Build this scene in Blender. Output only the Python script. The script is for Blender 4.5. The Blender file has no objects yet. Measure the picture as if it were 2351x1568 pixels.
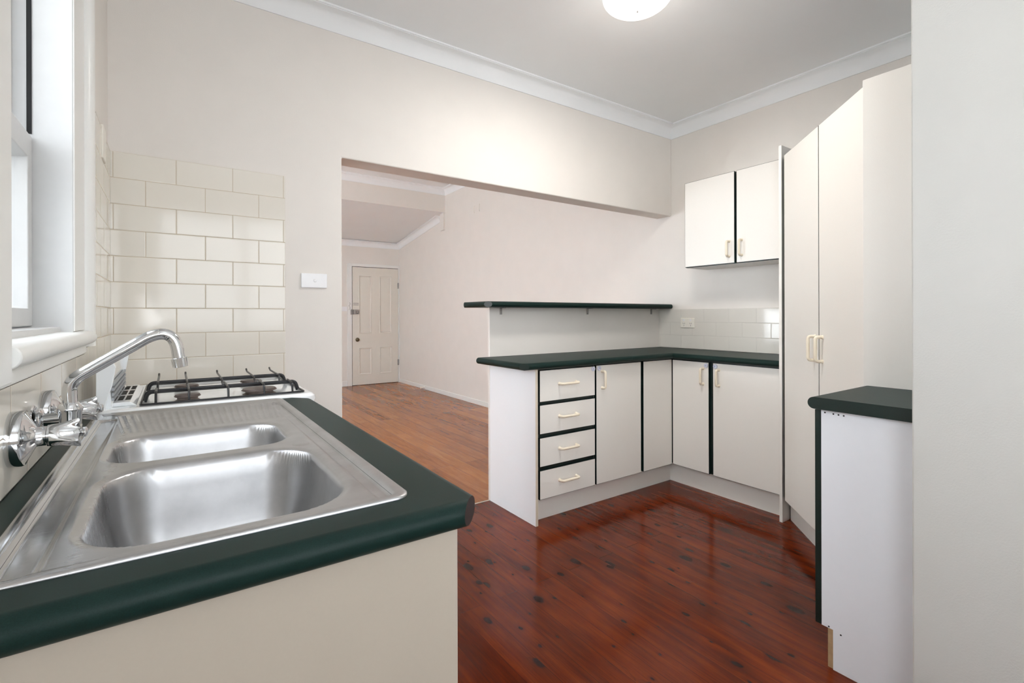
import bpy, bmesh, math, random
from mathutils import Vector, Matrix
random.seed(7)
scn = bpy.context.scene
COL = scn.collection
PI = math.pi

# ------------------------------------------------------------------ materials
def mat_new(name):
    m = bpy.data.materials.new(name); m.use_nodes = True
    nt = m.node_tree
    b = nt.nodes['Principled BSDF']
    return m, nt, b

def srgb(r, g, b):
    f = lambda c: (c/255/12.92) if c/255 <= .04045 else ((c/255+.055)/1.055)**2.4
    return (f(r), f(g), f(b), 1)

def N(nt, kind, **kw):
    n = nt.nodes.new(kind)
    for k, v in kw.items():
        if k in n.inputs: n.inputs[k].default_value = v
        else: setattr(n, k, v)
    return n

def pos_node(nt): return nt.nodes.new('ShaderNodeNewGeometry').outputs['Position']

def math_n(nt, op, a, b=None, c=None):
    n = nt.nodes.new('ShaderNodeMath'); n.operation = op
    for i, v in enumerate((a, b, c)):
        if v is None: continue
        if isinstance(v, (int, float)): n.inputs[i].default_value = v
        else: nt.links.new(v, n.inputs[i])
    return n.outputs[0]

def ramp(nt, fac, stops):
    n = nt.nodes.new('ShaderNodeValToRGB')
    el = n.color_ramp.elements
    while len(el) < len(stops): el.new(.5)
    for e, (p, c) in zip(el, stops):
        e.position = p; e.color = c if len(c) == 4 else (*c, 1)
    nt.links.new(fac, n.inputs[0])
    return n.outputs[0]

def mixc(nt, fac, a, b, mode='MIX'):
    n = nt.nodes.new('ShaderNodeMix'); n.data_type = 'RGBA'; n.blend_type = mode
    for i, v in ((0, fac), (6, a), (7, b)):
        if isinstance(v, (int, float)): n.inputs[i].default_value = v
        elif isinstance(v, tuple): n.inputs[i].default_value = v
        else: nt.links.new(v, n.inputs[i])
    return n.outputs[2]

def bump(nt, b, h, strength, dist):
    n = nt.nodes.new('ShaderNodeBump'); n.inputs['Strength'].default_value = strength
    n.inputs['Distance'].default_value = dist
    nt.links.new(h, n.inputs['Height']); nt.links.new(n.outputs[0], b.inputs['Normal'])

def simple(name, col, rough=.5, metal=0., noise=0., nscale=40, spec=None, bumpk=0., coat=0):
    m, nt, b = mat_new(name)
    b.inputs['Roughness'].default_value = rough
    b.inputs['Metallic'].default_value = metal
    if spec is not None: b.inputs['Specular IOR Level'].default_value = spec
    if coat: b.inputs['Coat Weight'].default_value = coat; b.inputs['Coat Roughness'].default_value = .08
    nz = N(nt, 'ShaderNodeTexNoise', Scale=nscale, Detail=3.0)
    nt.links.new(pos_node(nt), nz.inputs['Vector'])
    d = tuple(c*(1-noise) for c in col[:3])+(1,)
    l = tuple(min(1, c*(1+noise)) for c in col[:3])+(1,)
    c = ramp(nt, nz.outputs['Fac'], [(.3, d), (.7, l)])
    nt.links.new(c, b.inputs['Base Color'])
    if bumpk: bump(nt, b, nz.outputs['Fac'], bumpk, .002)
    return m

WALL = simple('wall_paint', srgb(231, 226, 220), .55, noise=.012, nscale=6, bumpk=0)
def wall_bump(m, s=.15):
    nt = m.node_tree; b = nt.nodes['Principled BSDF']
    nz = N(nt, 'ShaderNodeTexNoise', Scale=220.0, Detail=4.0)
    nt.links.new(pos_node(nt), nz.inputs['Vector'])
    bump(nt, b, nz.outputs['Fac'], s, .0015)
wall_bump(WALL)
WALLN = simple('wall_paint_darkened', srgb(196, 195, 190), .55, noise=.012, nscale=6); wall_bump(WALLN, .25)  # wall paint darkened to hold back the window light on the near wall
CEIL = simple('ceiling_paint', srgb(241, 243, 244), .6, noise=.008, nscale=4); wall_bump(CEIL, .05)
TRIM = simple('trim_gloss_white', srgb(236, 236, 233), .3, noise=.01, nscale=9)
SASH = simple('sash_white', srgb(206, 206, 205), .35, noise=.015, nscale=30)
LAM = simple('laminate_offwhite', srgb(237, 234, 228), .38, noise=.008, nscale=300)
LAMW = simple('laminate_white', srgb(240, 241, 243), .38, noise=.006, nscale=300)
LAM_DIM = simple('laminate_offwhite_dim', srgb(182, 173, 159), .38, noise=.008, nscale=300)  # off-white laminate with the dim light on the end panel put into its colour
EDGE = simple('edging_dark_green', srgb(16, 36, 33), .35, noise=.05)
DARK = simple('dark_gap', srgb(14, 14, 14), .7)
GREEN = simple('worktop_green', srgb(22, 42, 39), .42, noise=.16, nscale=700, spec=.14)
BROWN = simple('worktop_raw_end', srgb(40, 27, 26), .6, noise=.08)
RAW = simple('raw_timber', srgb(176, 148, 112), .6, noise=.1, nscale=60)
CREAM = simple('cream_plastic', srgb(240, 229, 208), .28, noise=.01)
CREAMW = simple('pale_plastic', srgb(240, 236, 226), .3, noise=.01)
WPLA = simple('white_plastic', srgb(242, 243, 245), .25, noise=.005)
ENAMEL = simple('white_enamel', srgb(238, 241, 243), .14, noise=.005, coat=.6)
BLACKM = simple('black_enamel', srgb(20, 21, 26), .32, noise=.1, nscale=120)
BURN = simple('burner_metal', srgb(120, 108, 102), .5, metal=.6, noise=.12, nscale=90)
CHROME = simple('chrome', (.66, .67, .68, 1), .07, metal=1, noise=.01)
OLDCH = simple('aged_metal', (.33, .32, .31, 1), .35, metal=.9, noise=.2, nscale=80)
BRASS = simple('dull_brass', (.2, .16, .1, 1), .35, metal=.9, noise=.2, nscale=80)
VENTG = simple('vent_grey', srgb(160, 164, 168), .5)
CATCH = simple('catch_plastic', srgb(216, 220, 236), .25, noise=.005)
BLUE = simple('catch_mark', srgb(90, 95, 130), .4)
PLASTER = simple('door_paint', srgb(226, 221, 211), .4, noise=.01, nscale=12)

def steel():
    m, nt, b = mat_new('stainless_steel')
    b.inputs['Metallic'].default_value = 1
    p = pos_node(nt)
    mp = N(nt, 'ShaderNodeMapping'); mp.inputs['Scale'].default_value = (6, 260, 40)
    nt.links.new(p, mp.inputs['Vector'])
    a = N(nt, 'ShaderNodeTexNoise', Scale=1.0, Detail=2.0); nt.links.new(mp.outputs[0], a.inputs['Vector'])
    c = N(nt, 'ShaderNodeTexNoise', Scale=14.0, Detail=5.0, Roughness=.6); nt.links.new(p, c.inputs['Vector'])
    nt.links.new(ramp(nt, c.outputs['Fac'], [(.3, (.43, .43, .435)), (.7, (.52, .52, .525))]), b.inputs['Base Color'])
    # deck on the wall side is worn mirror-bright, the rest brushed
    sx = nt.nodes.new('ShaderNodeSeparateXYZ'); nt.links.new(p, sx.inputs[0])
    r = nt.nodes.new('ShaderNodeMapRange'); r.inputs[1].default_value = .06; r.inputs[2].default_value = .17
    r.inputs[3].default_value = .10; r.inputs[4].default_value = .33
    nt.links.new(sx.outputs[0], r.inputs[0])
    rr = math_n(nt, 'MULTIPLY_ADD', a.outputs['Fac'], .10, r.outputs[0])
    nt.links.new(rr, b.inputs['Roughness'])
    
    return m
STEEL = steel()

def tiles(name, axis, w, h, ou, oz, col, grout):
    m, nt, b = mat_new(name)
    sx = nt.nodes.new('ShaderNodeSeparateXYZ'); nt.links.new(pos_node(nt), sx.inputs[0])
    cb = nt.nodes.new('ShaderNodeCombineXYZ')
    nt.links.new(math_n(nt, 'SUBTRACT', sx.outputs['XYZ'.index(axis)], ou-20*w), cb.inputs[0])
    nt.links.new(math_n(nt, 'SUBTRACT', sx.outputs[2], oz-10*h), cb.inputs[1])
    br = nt.nodes.new('ShaderNodeTexBrick')
    br.offset = .5; br.offset_frequency = 2; br.squash = 1
    br.inputs['Scale'].default_value = 1
    br.inputs['Brick Width'].default_value = w; br.inputs['Row Height'].default_value = h
    br.inputs['Mortar Size'].default_value = .0011; br.inputs['Mortar Smooth'].default_value = .1
    br.inputs['Color1'].default_value = col; br.inputs['Color2'].default_value = tuple(c*.97 for c in col[:3])+(1,)
    br.inputs['Mortar'].default_value = grout
    nt.links.new(cb.outputs[0], br.inputs['Vector'])
    nt.links.new(br.outputs['Color'], b.inputs['Base Color'])
    nt.links.new(math_n(nt, 'MULTIPLY_ADD', br.outputs['Fac'], .6, .09), b.inputs['Roughness'])
    br2 = nt.nodes.new('ShaderNodeTexBrick')
    br2.offset = .5; br2.offset_frequency = 2
    for k in ('Brick Width', 'Row Height'): br2.inputs[k].default_value = br.inputs[k].default_value
    br2.inputs['Scale'].default_value = 1
    br2.inputs['Mortar Size'].default_value = .004; br2.inputs['Mortar Smooth'].default_value = 1
    nt.links.new(cb.outputs[0], br2.inputs['Vector'])
    nz = N(nt, 'ShaderNodeTexNoise', Scale=9.0, Detail=1.0); nt.links.new(pos_node(nt), nz.inputs['Vector'])
    h_ = math_n(nt, 'MULTIPLY_ADD', br2.outputs['Fac'], -1, math_n(nt, 'MULTIPLY', nz.outputs['Fac'], .8))
    bump(nt, b, h_, .5, .0012)
    return m
TW, TH, ZT = .2055, .103, 1.810
TCOL = srgb(232, 227, 217); GROUT = srgb(196, 181, 158)
TILE_B = tiles('tile_back', 'X', TW, TH, .119, ZT-9*TH, TCOL, GROUT)
TILE_L = tiles('tile_left', 'Y', TW, TH, -.02, ZT-9*TH, TCOL, GROUT)
TILE_R = tiles('tile_right', 'Y', .2, .101, .005, .9, srgb(226, 222, 214), srgb(206, 202, 194))

def floor_kitchen():
    m, nt, b = mat_new('floor_cypress_red')
    p = pos_node(nt)
    sx = nt.nodes.new('ShaderNodeSeparateXYZ'); nt.links.new(p, sx.inputs[0])
    cb = nt.nodes.new('ShaderNodeCombineXYZ')
    nt.links.new(math_n(nt, 'ADD', sx.outputs[1], 20.), cb.inputs[0]); nt.links.new(math_n(nt, 'ADD', sx.outputs[0], 9.97), cb.inputs[1])
    br = nt.nodes.new('ShaderNodeTexBrick'); br.offset = .37
    br.inputs['Scale'].default_value = 1; br.inputs['Brick Width'].default_value = 7.3
    br.inputs['Row Height'].default_value = .094; br.inputs['Mortar Size'].default_value = .0009
    br.inputs['Mortar Smooth'].default_value = .2
    br.inputs['Color1'].default_value = (0, 0, 0, 1); br.inputs['Color2'].default_value = (1, 1, 1, 1)
    br.inputs['Mortar'].default_value = (.2, .2, .2, 1)
    nt.links.new(cb.outputs[0], br.inputs['Vector'])
    bw = nt.nodes.new('ShaderNodeRGBToBW'); nt.links.new(br.outputs['Color'], bw.inputs[0])
    # per-board shift for grain
    bi = math_n(nt, 'FLOOR', math_n(nt, 'DIVIDE', math_n(nt, 'ADD', sx.outputs[0], 9.97), .094))
    sh = math_n(nt, 'MULTIPLY', bi, 3.71)
    gv = nt.nodes.new('ShaderNodeCombineXYZ')
    nt.links.new(math_n(nt, 'MULTIPLY', sx.outputs[0], 14.), gv.inputs[0])
    nt.links.new(math_n(nt, 'MULTIPLY_ADD', sx.outputs[1], 1.3, sh), gv.inputs[1])
    g = N(nt, 'ShaderNodeTexNoise', Scale=2.0, Detail=6.0, Roughness=.55, Distortion=.4)
    nt.links.new(gv.outputs[0], g.inputs['Vector'])
    big = N(nt, 'ShaderNodeTexNoise', Scale=1.7, Detail=3.0); nt.links.new(p, big.inputs['Vector'])
    f = math_n(nt, 'ADD', math_n(nt, 'MULTIPLY', g.outputs['Fac'], .52), math_n(nt, 'ADD', math_n(nt, 'MULTIPLY', bw.outputs[0], .10), math_n(nt, 'MULTIPLY', big.outputs['Fac'], .46)))
    col = ramp(nt, f, [(.34, srgb(66, 22, 7)), (.50, srgb(92, 32, 9)), (.64, srgb(116, 45, 14)), (.82, srgb(138, 60, 22))])
    fv = nt.nodes.new('ShaderNodeCombineXYZ')
    nt.links.new(math_n(nt, 'MULTIPLY', sx.outputs[0], 90.), fv.inputs[0])
    nt.links.new(math_n(nt, 'MULTIPLY_ADD', sx.outputs[1], 3.2, sh), fv.inputs[1])
    fg = N(nt, 'ShaderNodeTexNoise', Scale=2.0, Detail=4.0, Roughness=.7); nt.links.new(fv.outputs[0], fg.inputs['Vector'])
    col = mixc(nt, ramp(nt, fg.outputs['Fac'], [(.46, (0, 0, 0)), (.72, (.5, .5, .5))]), col, srgb(52, 20, 10))
    bv = nt.nodes.new('ShaderNodeCombineXYZ')
    nt.links.new(math_n(nt, 'MULTIPLY', sx.outputs[0], 9.), bv.inputs[0])
    nt.links.new(math_n(nt, 'MULTIPLY_ADD', sx.outputs[1], 3.4, sh), bv.inputs[1])
    bg_ = N(nt, 'ShaderNodeTexNoise', Scale=1.5, Detail=5.0, Roughness=.75, Distortion=1.5); nt.links.new(bv.outputs[0], bg_.inputs['Vector'])
    col = mixc(nt, ramp(nt, bg_.outputs['Fac'], [(.60, (0, 0, 0)), (.74, (.62, .62, .62))]), col, srgb(48, 24, 18))
    # knots
    kv = nt.nodes.new('ShaderNodeCombineXYZ')
    nt.links.new(math_n(nt, 'MULTIPLY', sx.outputs[0], 9.), kv.inputs[0])
    nt.links.new(math_n(nt, 'MULTIPLY_ADD', sx.outputs[1], 5., sh), kv.inputs[1])
    wn = N(nt, 'ShaderNodeTexNoise', Scale=5.0, Detail=2.0); nt.links.new(kv.outputs[0], wn.inputs['Vector'])
    wv = nt.nodes.new('ShaderNodeVectorMath'); wv.operation = 'MULTIPLY_ADD'
    nt.links.new(wn.outputs['Color'], wv.inputs[0]); wv.inputs[1].default_value = (.12, .12, 0); nt.links.new(kv.outputs[0], wv.inputs[2])
    vo = nt.nodes.new('ShaderNodeTexVoronoi'); vo.voronoi_dimensions = '2D'; vo.inputs['Scale'].default_value = 1.0
    nt.links.new(wv.outputs[0], vo.inputs['Vector'])
    sc = nt.nodes.new('ShaderNodeSeparateColor'); nt.links.new(vo.outputs['Color'], sc.inputs[0])
    rad = math_n(nt, 'MULTIPLY_ADD', math_n(nt, 'POWER', sc.outputs[0], 2.2), .13, .03)
    keep = math_n(nt, 'GREATER_THAN', sc.outputs[1], .18)
    k = nt.nodes.new('ShaderNodeMapRange'); k.interpolation_type = 'SMOOTHSTEP'
    nt.links.new(math_n(nt, 'DIVIDE', vo.outputs['Distance'], rad), k.inputs[0])
    k.inputs[1].default_value = .7; k.inputs[2].default_value = 1.35; k.inputs[3].default_value = .92; k.inputs[4].default_value = 0
    kn = math_n(nt, 'MULTIPLY', k.outputs[0], keep)
    halo = nt.nodes.new('ShaderNodeMapRange'); halo.interpolation_type = 'SMOOTHSTEP'
    nt.links.new(math_n(nt, 'DIVIDE', vo.outputs['Distance'], rad), halo.inputs[0])
    halo.inputs[1].default_value = 1; halo.inputs[2].default_value = 4; halo.inputs[3].default_value = .35; halo.inputs[4].default_value = 0
    col = mixc(nt, math_n(nt, 'MULTIPLY', halo.outputs[0], keep), col, srgb(62, 26, 15))
    col = mixc(nt, kn, col, srgb(38, 24, 22))
    col = mixc(nt, math_n(nt, 'MULTIPLY', br.outputs['Fac'], .75), col, srgb(44, 22, 15))
    nt.links.new(col, b.inputs['Base Color'])
    rn = N(nt, 'ShaderNodeTexNoise', Scale=3.0, Detail=4.0); nt.links.new(p, rn.inputs['Vector'])
    nt.links.new(math_n(nt, 'MULTIPLY_ADD', rn.outputs['Fac'], .14, .08), b.inputs['Roughness'])
    b.inputs['Specular IOR Level'].default_value = .2
    bump(nt, b, math_n(nt, 'MULTIPLY', br.outputs['Fac'], -1), .12, .001)
    return m
FLOOR_K = floor_kitchen()

def floor_far():
    m, nt, b = mat_new('floor_boards_tan')
    p = pos_node(nt)
    sx = nt.nodes.new('ShaderNodeSeparateXYZ'); nt.links.new(p, sx.inputs[0])
    cb = nt.nodes.new('ShaderNodeCombineXYZ')
    nt.links.new(math_n(nt, 'ADD', sx.outputs[1], 20.), cb.inputs[0]); nt.links.new(math_n(nt, 'ADD', sx.outputs[0], 10.02), cb.inputs[1])
    br = nt.nodes.new('ShaderNodeTexBrick'); br.offset = .37; br.offset_frequency = 3
    br.inputs['Scale'].default_value = 1; br.inputs['Brick Width'].default_value = 1.9
    br.inputs['Row Height'].default_value = .125; br.inputs['Mortar Size'].default_value = .0008
    br.inputs['Color1'].default_value = (0, 0, 0, 1); br.inputs['Color2'].default_value = (1, 1, 1, 1)
    br.inputs['Mortar'].default_value = (.3, .3, .3, 1)
    nt.links.new(cb.outputs[0], br.inputs['Vector'])
    bw = nt.nodes.new('ShaderNodeRGBToBW'); nt.links.new(br.outputs['Color'], bw.inputs[0])
    gv = nt.nodes.new('ShaderNodeCombineXYZ')
    nt.links.new(math_n(nt, 'MULTIPLY', sx.outputs[0], 16.), gv.inputs[0])
    nt.links.new(math_n(nt, 'MULTIPLY_ADD', sx.outputs[1], 1.6, math_n(nt, 'MULTIPLY', bw.outputs[0], 9.)), gv.inputs[1])
    g = N(nt, 'ShaderNodeTexNoise', Scale=1.6, Detail=8.0, Roughness=.65, Distortion=1.2)
    nt.links.new(gv.outputs[0], g.inputs['Vector'])
    f = math_n(nt, 'ADD', math_n(nt, 'MULTIPLY', g.outputs['Fac'], .62), math_n(nt, 'MULTIPLY', bw.outputs[0], .26))
    col = ramp(nt, f, [(.2, srgb(122, 66, 30)), (.42, srgb(158, 94, 44)), (.62, srgb(180, 115, 58)), (.85, srgb(200, 140, 78))])
    col = mixc(nt, math_n(nt, 'MULTIPLY', br.outputs['Fac'], .7), col, srgb(70, 40, 26))
    nt.links.new(col, b.inputs['Base Color'])
    nt.links.new(math_n(nt, 'MULTIPLY_ADD', g.outputs['Fac'], .14, .16), b.inputs['Roughness'])
    b.inputs['Specular IOR Level'].default_value = .3
    bump(nt, b, math_n(nt, 'MULTIPLY', br.outputs['Fac'], -1), .3, .0015)
    return m
FLOOR_F = floor_far()

def glass():
    m, nt, b = mat_new('window_glass')
    b.inputs['Base Color'].default_value = (1, 1, 1, 1)
    b.inputs['Roughness'].default_value = 0; b.inputs['Transmission Weight'].default_value = 1
    b.inputs['IOR'].default_value = 1.02; b.inputs['Specular IOR Level'].default_value = .5
    return m
GLASS = glass()

def lamp_glass():
    m, nt, b = mat_new('lamp_bowl_glass')
    b.inputs['Base Color'].default_value = (.93, .92, .9, 1); b.inputs['Roughness'].default_value = .2
    b.inputs['Emission Color'].default_value = (1, .975, .93, 1); b.inputs['Emission Strength'].default_value = 1.0
    return m
LAMPG = lamp_glass()

# ------------------------------------------------------------------ geometry helpers
def quad(bm, vs, mi=0):
    f = bm.faces.new(vs); f.material_index = mi; return f

def box(bm, x0, x1, y0, y1, z0, z1, mi=0, front=None):
    """front=(axis, sign, material_index) paints one side of the box"""
    v = [bm.verts.new((x, y, z)) for z in (z0, z1) for y in (y0, y1) for x in (x0, x1)]
    sides = {('z', -1): (0, 2, 3, 1), ('z', 1): (4, 5, 7, 6), ('y', -1): (0, 1, 5, 4),
             ('y', 1): (2, 6, 7, 3), ('x', -1): (0, 4, 6, 2), ('x', 1): (1, 3, 7, 5)}
    for k, idx in sides.items():
        f = bm.faces.new([v[i] for i in idx]); f.material_index = mi
        if front and (k[0], k[1]) == front[:2]: f.material_index = front[2]
    return v

def prism(bm, poly, z0, z1, mi=0, axis='z'):
    def P(a, b, c):
        return {'z': (a, b, c), 'x': (c, a, b), 'y': (a, c, b)}[axis]
    lo = [bm.verts.new(P(a, b, z0)) for a, b in poly]; hi = [bm.verts.new(P(a, b, z1)) for a, b in poly]
    n = len(poly)
    for i in range(n):
        quad(bm, (lo[i], lo[(i+1) % n], hi[(i+1) % n], hi[i]), mi)
    quad(bm, lo[::-1], mi); quad(bm, hi, mi)

def frame_from(d):
    d = Vector(d).normalized()
    a = Vector((0, 0, 1)) if abs(d.z) < .9 else Vector((1, 0, 0))
    u = d.cross(a).normalized(); v = u.cross(d).normalized()
    return d, u, v

def lathe(bm, origin, axis, prof, seg=32, mi=0, caps=True):
    """prof: (distance along axis, radius)"""
    o = Vector(origin); d, u, v = frame_from(axis)
    rings = []
    for (t, r) in prof:
        if r < 1e-6: rings.append([bm.verts.new(o+d*t)])
        else: rings.append([bm.verts.new(o+d*t+(u*math.cos(2*PI*i/seg)+v*math.sin(2*PI*i/seg))*r) for i in range(seg)])
    for a, b in zip(rings, rings[1:]):
        for i in range(seg):
            j = (i+1) % seg
            if len(a) == 1 and len(b) == 1: continue
            if len(a) == 1: quad(bm, (a[0], b[j], b[i]), mi)
            elif len(b) == 1: quad(bm, (a[i], a[j], b[0]), mi)
            else: quad(bm, (a[i], a[j], b[j], b[i]), mi)
    if caps:
        for r in (rings[0], rings[-1]):
            if len(r) > 1: bm.faces.new(r).material_index = mi

def rounded(pts, rad, n=6):
    pts = [Vector(p) for p in pts]; out = [pts[0]]
    for a, b, c in zip(pts, pts[1:], pts[2:]):
        r = min(rad, (a-b).length*.49, (c-b).length*.49)
        p0 = b+(a-b).normalized()*r; p1 = b+(c-b).normalized()*r
        for i in range(n+1):
            t = i/n; out.append(p0*(1-t)**2+b*2*t*(1-t)+p1*t*t)
    out.append(pts[-1]); return out

def tube(bm, pts, r, seg=14, mi=0, caps=True):
    pts = [Vector(p) for p in pts]
    rs = r if isinstance(r, (list, tuple)) else [r]*len(pts)
    d, u, v = frame_from(pts[1]-pts[0]); rings = []
    for k, p in enumerate(pts):
        t = (pts[min(k+1, len(pts)-1)]-pts[max(k-1, 0)]).normalized()
        u = (u-t*u.dot(t)).normalized(); v = t.cross(u)
        rings.append([bm.verts.new(p+(u*math.cos(2*PI*i/seg)+v*math.sin(2*PI*i/seg))*rs[k]) for i in range(seg)])
    for a, b in zip(rings, rings[1:]):
        for i in range(seg): quad(bm, (a[i], a[(i+1) % seg], b[(i+1) % seg], b[i]), mi)
    if caps:
        bm.faces.new(rings[0][::-1]).material_index = mi; bm.faces.new(rings[-1]).material_index = mi

def offset_poly(poly, offs):
    """poly CCW; edge i runs from i to i+1; moves each edge inward by offs[i]"""
    n = len(poly); L = []
    for i in range(n):
        a, b = Vector(poly[i]), Vector(poly[(i+1) % n]); d = (b-a).normalized()
        nrm = Vector((-d.y, d.x)); L.append((a+nrm*offs[i], d))
    out = []
    for i in range(n):
        (p, d), (q, e) = L[i-1], L[i]
        den = d.x*e.y-d.y*e.x
        if abs(den) < 1e-9: out.append(q); continue
        t = ((q-p).x*e.y-(q-p).y*e.x)/den
        out.append(p+d*t)
    return out

def worktop(bm, poly, rnd, z0, z1, edge_mats=None, hole=None):
    n = len(poly); r = (z1-z0)/2; zc = (z0+z1)/2; S = 12
    loops = []
    for k in range(S+1):
        th = -PI/2+PI*k/S
        offs = [r*(1-math.cos(th)) if rnd[i] else 0 for i in range(n)]
        loops.append([bm.verts.new((p.x, p.y, zc+r*math.sin(th))) for p in offset_poly(poly, offs)])
    for a, b in zip(loops, loops[1:]):
        for i in range(n):
            f = quad(bm, (a[i], a[(i+1) % n], b[(i+1) % n], b[i]), (edge_mats or {}).get(i, 0))
            f.smooth = bool(rnd[i])
    if not hole:
        bm.faces.new(loops[0][::-1]); bm.faces.new(loops[-1])
    else:
        hx0, hx1, hy0, hy1 = hole; hl = []
        for lp, z in ((loops[0], z0), (loops[-1], z1)):
            hv = [bm.verts.new((x, y, z)) for x, y in ((hx0, hy0), (hx1, hy0), (hx1, hy1), (hx0, hy1))]
            hl.append(hv); bm.edges.ensure_lookup_table(); es = []
            for L in (lp, hv):
                for i in range(len(L)):
                    e = bm.edges.get((L[i], L[(i+1) % len(L)])) or bm.edges.new((L[i], L[(i+1) % len(L)]))
                    es.append(e)
            bmesh.ops.triangle_fill(bm, use_beauty=True, edges=es)
        for i in range(4): quad(bm, (hl[0][i], hl[0][(i+1) % 4], hl[1][(i+1) % 4], hl[1][i]), 0)

WORLD = {}
def top_normals(o):
    for p in o.data.polygons: p.use_smooth = True
    o.data.set_sharp_from_angle(angle=math.radians(32))
    md = o.modifiers.new('weighted', 'WEIGHTED_NORMAL'); md.keep_sharp = True; md.weight = 80
    return o
def link(o, parent, origin):
    COL.objects.link(o); WORLD[o.name] = Vector(origin)
    if parent is not None:
        o.parent = parent; o.location = Vector(origin)-WORLD[parent.name]
    else: o.location = origin
    return o

def obj(name, bm, mats, parent=None, smooth=False, bevel=0., label=None, cat=None, group=None, kind=None, origin=None, seg=2, recalc=True):
    if recalc: bmesh.ops.recalc_face_normals(bm, faces=bm.faces[:])
    xs = [v.co.x for v in bm.verts]; ys = [v.co.y for v in bm.verts]; zs = [v.co.z for v in bm.verts]
    o_ = Vector(origin) if origin else Vector(((min(xs)+max(xs))/2, (min(ys)+max(ys))/2, min(zs)))
    bmesh.ops.translate(bm, verts=bm.verts[:], vec=-o_)
    if smooth:
        for f in bm.faces: f.smooth = True
    me = bpy.data.meshes.new(name); bm.to_mesh(me); bm.free()
    for m in (mats if isinstance(mats, (list, tuple)) else [mats]): me.materials.append(m)
    if smooth:
        try: me.set_sharp_from_angle(angle=math.radians(38))
        except Exception: pass
    ob = bpy.data.objects.new(name, me); link(ob, parent, o_)
    if bevel:
        md = ob.modifiers.new('soft_edges', 'BEVEL'); md.width = bevel; md.segments = seg
        md.limit_method = 'ANGLE'; md.angle_limit = math.radians(40); md.harden_normals = False
    if label: ob['label'] = label
    if cat: ob['category'] = cat
    if group: ob['group'] = group
    if kind: ob['kind'] = kind
    return ob

def B(name, mats, dims, parent=None, **kw):
    bm = bmesh.new(); front = kw.pop('front', None)
    box(bm, *dims, front=front)
    return obj(name, bm, mats, parent, **kw)

def thing(name, loc, label, cat, group=None):
    o = bpy.data.objects.new(name, None); o.empty_display_size = .05
    link(o, None, loc); o['label'] = label; o['category'] = cat
    if group: o['group'] = group
    return o

def S(name, mats, dims=None, bm=None, **kw):
    kw.setdefault('kind', 'structure')
    if bm is None: return B(name, mats, dims, **kw)
    return obj(name, bm, mats, **kw)

# ------------------------------------------------------------------ measures
XR = 3.48          # wall with the wall cabinet
YK = -3.70         # wall behind the camera
ZCK = 2.65         # kitchen ceiling
BT = .137          # thickness of the wall between the rooms
XJ = .902          # side of the opening
ZB = 1.946         # underside of the beam
YF = 5.695         # wall with the old door
YBM = 3.93         # drop beam in the far room
ZCF = 3.00
XFL = -1.6         # far room, left

# ------------------------------------------------------------------ shell
def wall_with_hole(name, axis, at, thick, a0, a1, z0, z1, hole, mat, label, extra=None):
    """wall normal along axis ('x' or 'y'), between at and at+thick; hole = (h0,h1,hz0,hz1)"""
    bm = bmesh.new()
    if extra:
        s0, s1, h2 = extra   # second stretch of the same wall, with its own opening
        wall_ring(bm, axis, at, thick, s0, s1, z0, z1, h2)
    wall_ring(bm, axis, at, thick, a0, a1, z0, z1, hole)
    bmesh.ops.remove_doubles(bm, verts=bm.verts[:], dist=.0005)
    return S(name, mat, bm=bm, label=label)
def wall_ring(bm, axis, at, thick, a0, a1, z0, z1, hole):
    outer = [(a0, z0), (a1, z0), (a1, z1), (a0, z1)]
    h0, h1, hz0, hz1 = hole
    inner = [(h0, hz0), (h1, hz0), (h1, hz1), (h0, hz1)]
    def P(a, z, t): return (t, a, z) if axis == 'x' else (a, t, z)
    rings = []
    for t in (at, at+thick):
        o = [bm.verts.new(P(a, z, t)) for a, z in outer]; i_ = [bm.verts.new(P(a, z, t)) for a, z in inner]
        for k in range(4):
            j = (k+1) % 4; quad(bm, (o[k], o[j], i_[j], i_[k]))
        rings.append((o, i_))
    for L in (0, 1):
        for k in range(4):
            j = (k+1) % 4; quad(bm, (rings[0][L][k], rings[0][L][j], rings[1][L][j], rings[1][L][k]))

WY0, WY1, WZ0, WZ1 = -1.55, -.85, 1.115, 2.30
S('floor', FLOOR_K, (-.1, XR, YK, .118, -.05, 0), label='glossy red-brown knotty timber kitchen floor')
S('floor', FLOOR_F, (XFL, XR, .128, YF, -.05, 0), label='tan timber floorboards in the room beyond the opening')
S('trim_1', simple('joint_strip', srgb(206, 190, 170), .5), (XJ, 1.86, .118, .128, -.05, .002), label='thin pale strip where the two timber floors meet')
S('ceiling', CEIL, (-.26, XR+.1, YK-.1, .0, ZCK, ZCK+.08), label='flat off-white kitchen ceiling')
wall_with_hole('wall_left', 'x', 0, -.26, -2.2, .0, 0, ZCK, (WY0, WY1, WZ0, WZ1), WALL, 'cream wall with the sash window over the sink', extra=(YK, -2.2, (-3.5, -2.75, .95, 2.35)))
# wall between the rooms: left pier and beam over the opening, one outline
bm = bmesh.new()
prism(bm, [(-.26, 0), (XJ, 0), (XJ, ZB), (XR, ZB), (XR, ZCF), (-.26, ZCF)], 0.0, BT, axis='y')
S('wall_back', WALL, bm=bm, label='cream wall around the wide opening, with the beam above it', bevel=.006)
S('wall_right', WALL, (XR, XR+.12, YK, YF, -.0, 3.05), label='long cream wall behind the wall cabinet, running on into the next room')
wall_with_hole('wall_front', 'y', YK, -.15, -.26, 1.9, 0, ZCK, (.05, 1.7, .95, 2.3), WALL, 'cream wall behind the camera with two added windows', extra=(1.9, XR, (2.02, 3.36, .95, 2.3)))
S('wall_near', WALLN, (1.80, 1.95, YK, -2.026, 0, ZCK), label='pale grey-white wall end filling the right edge of the view', bevel=.004)
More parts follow.
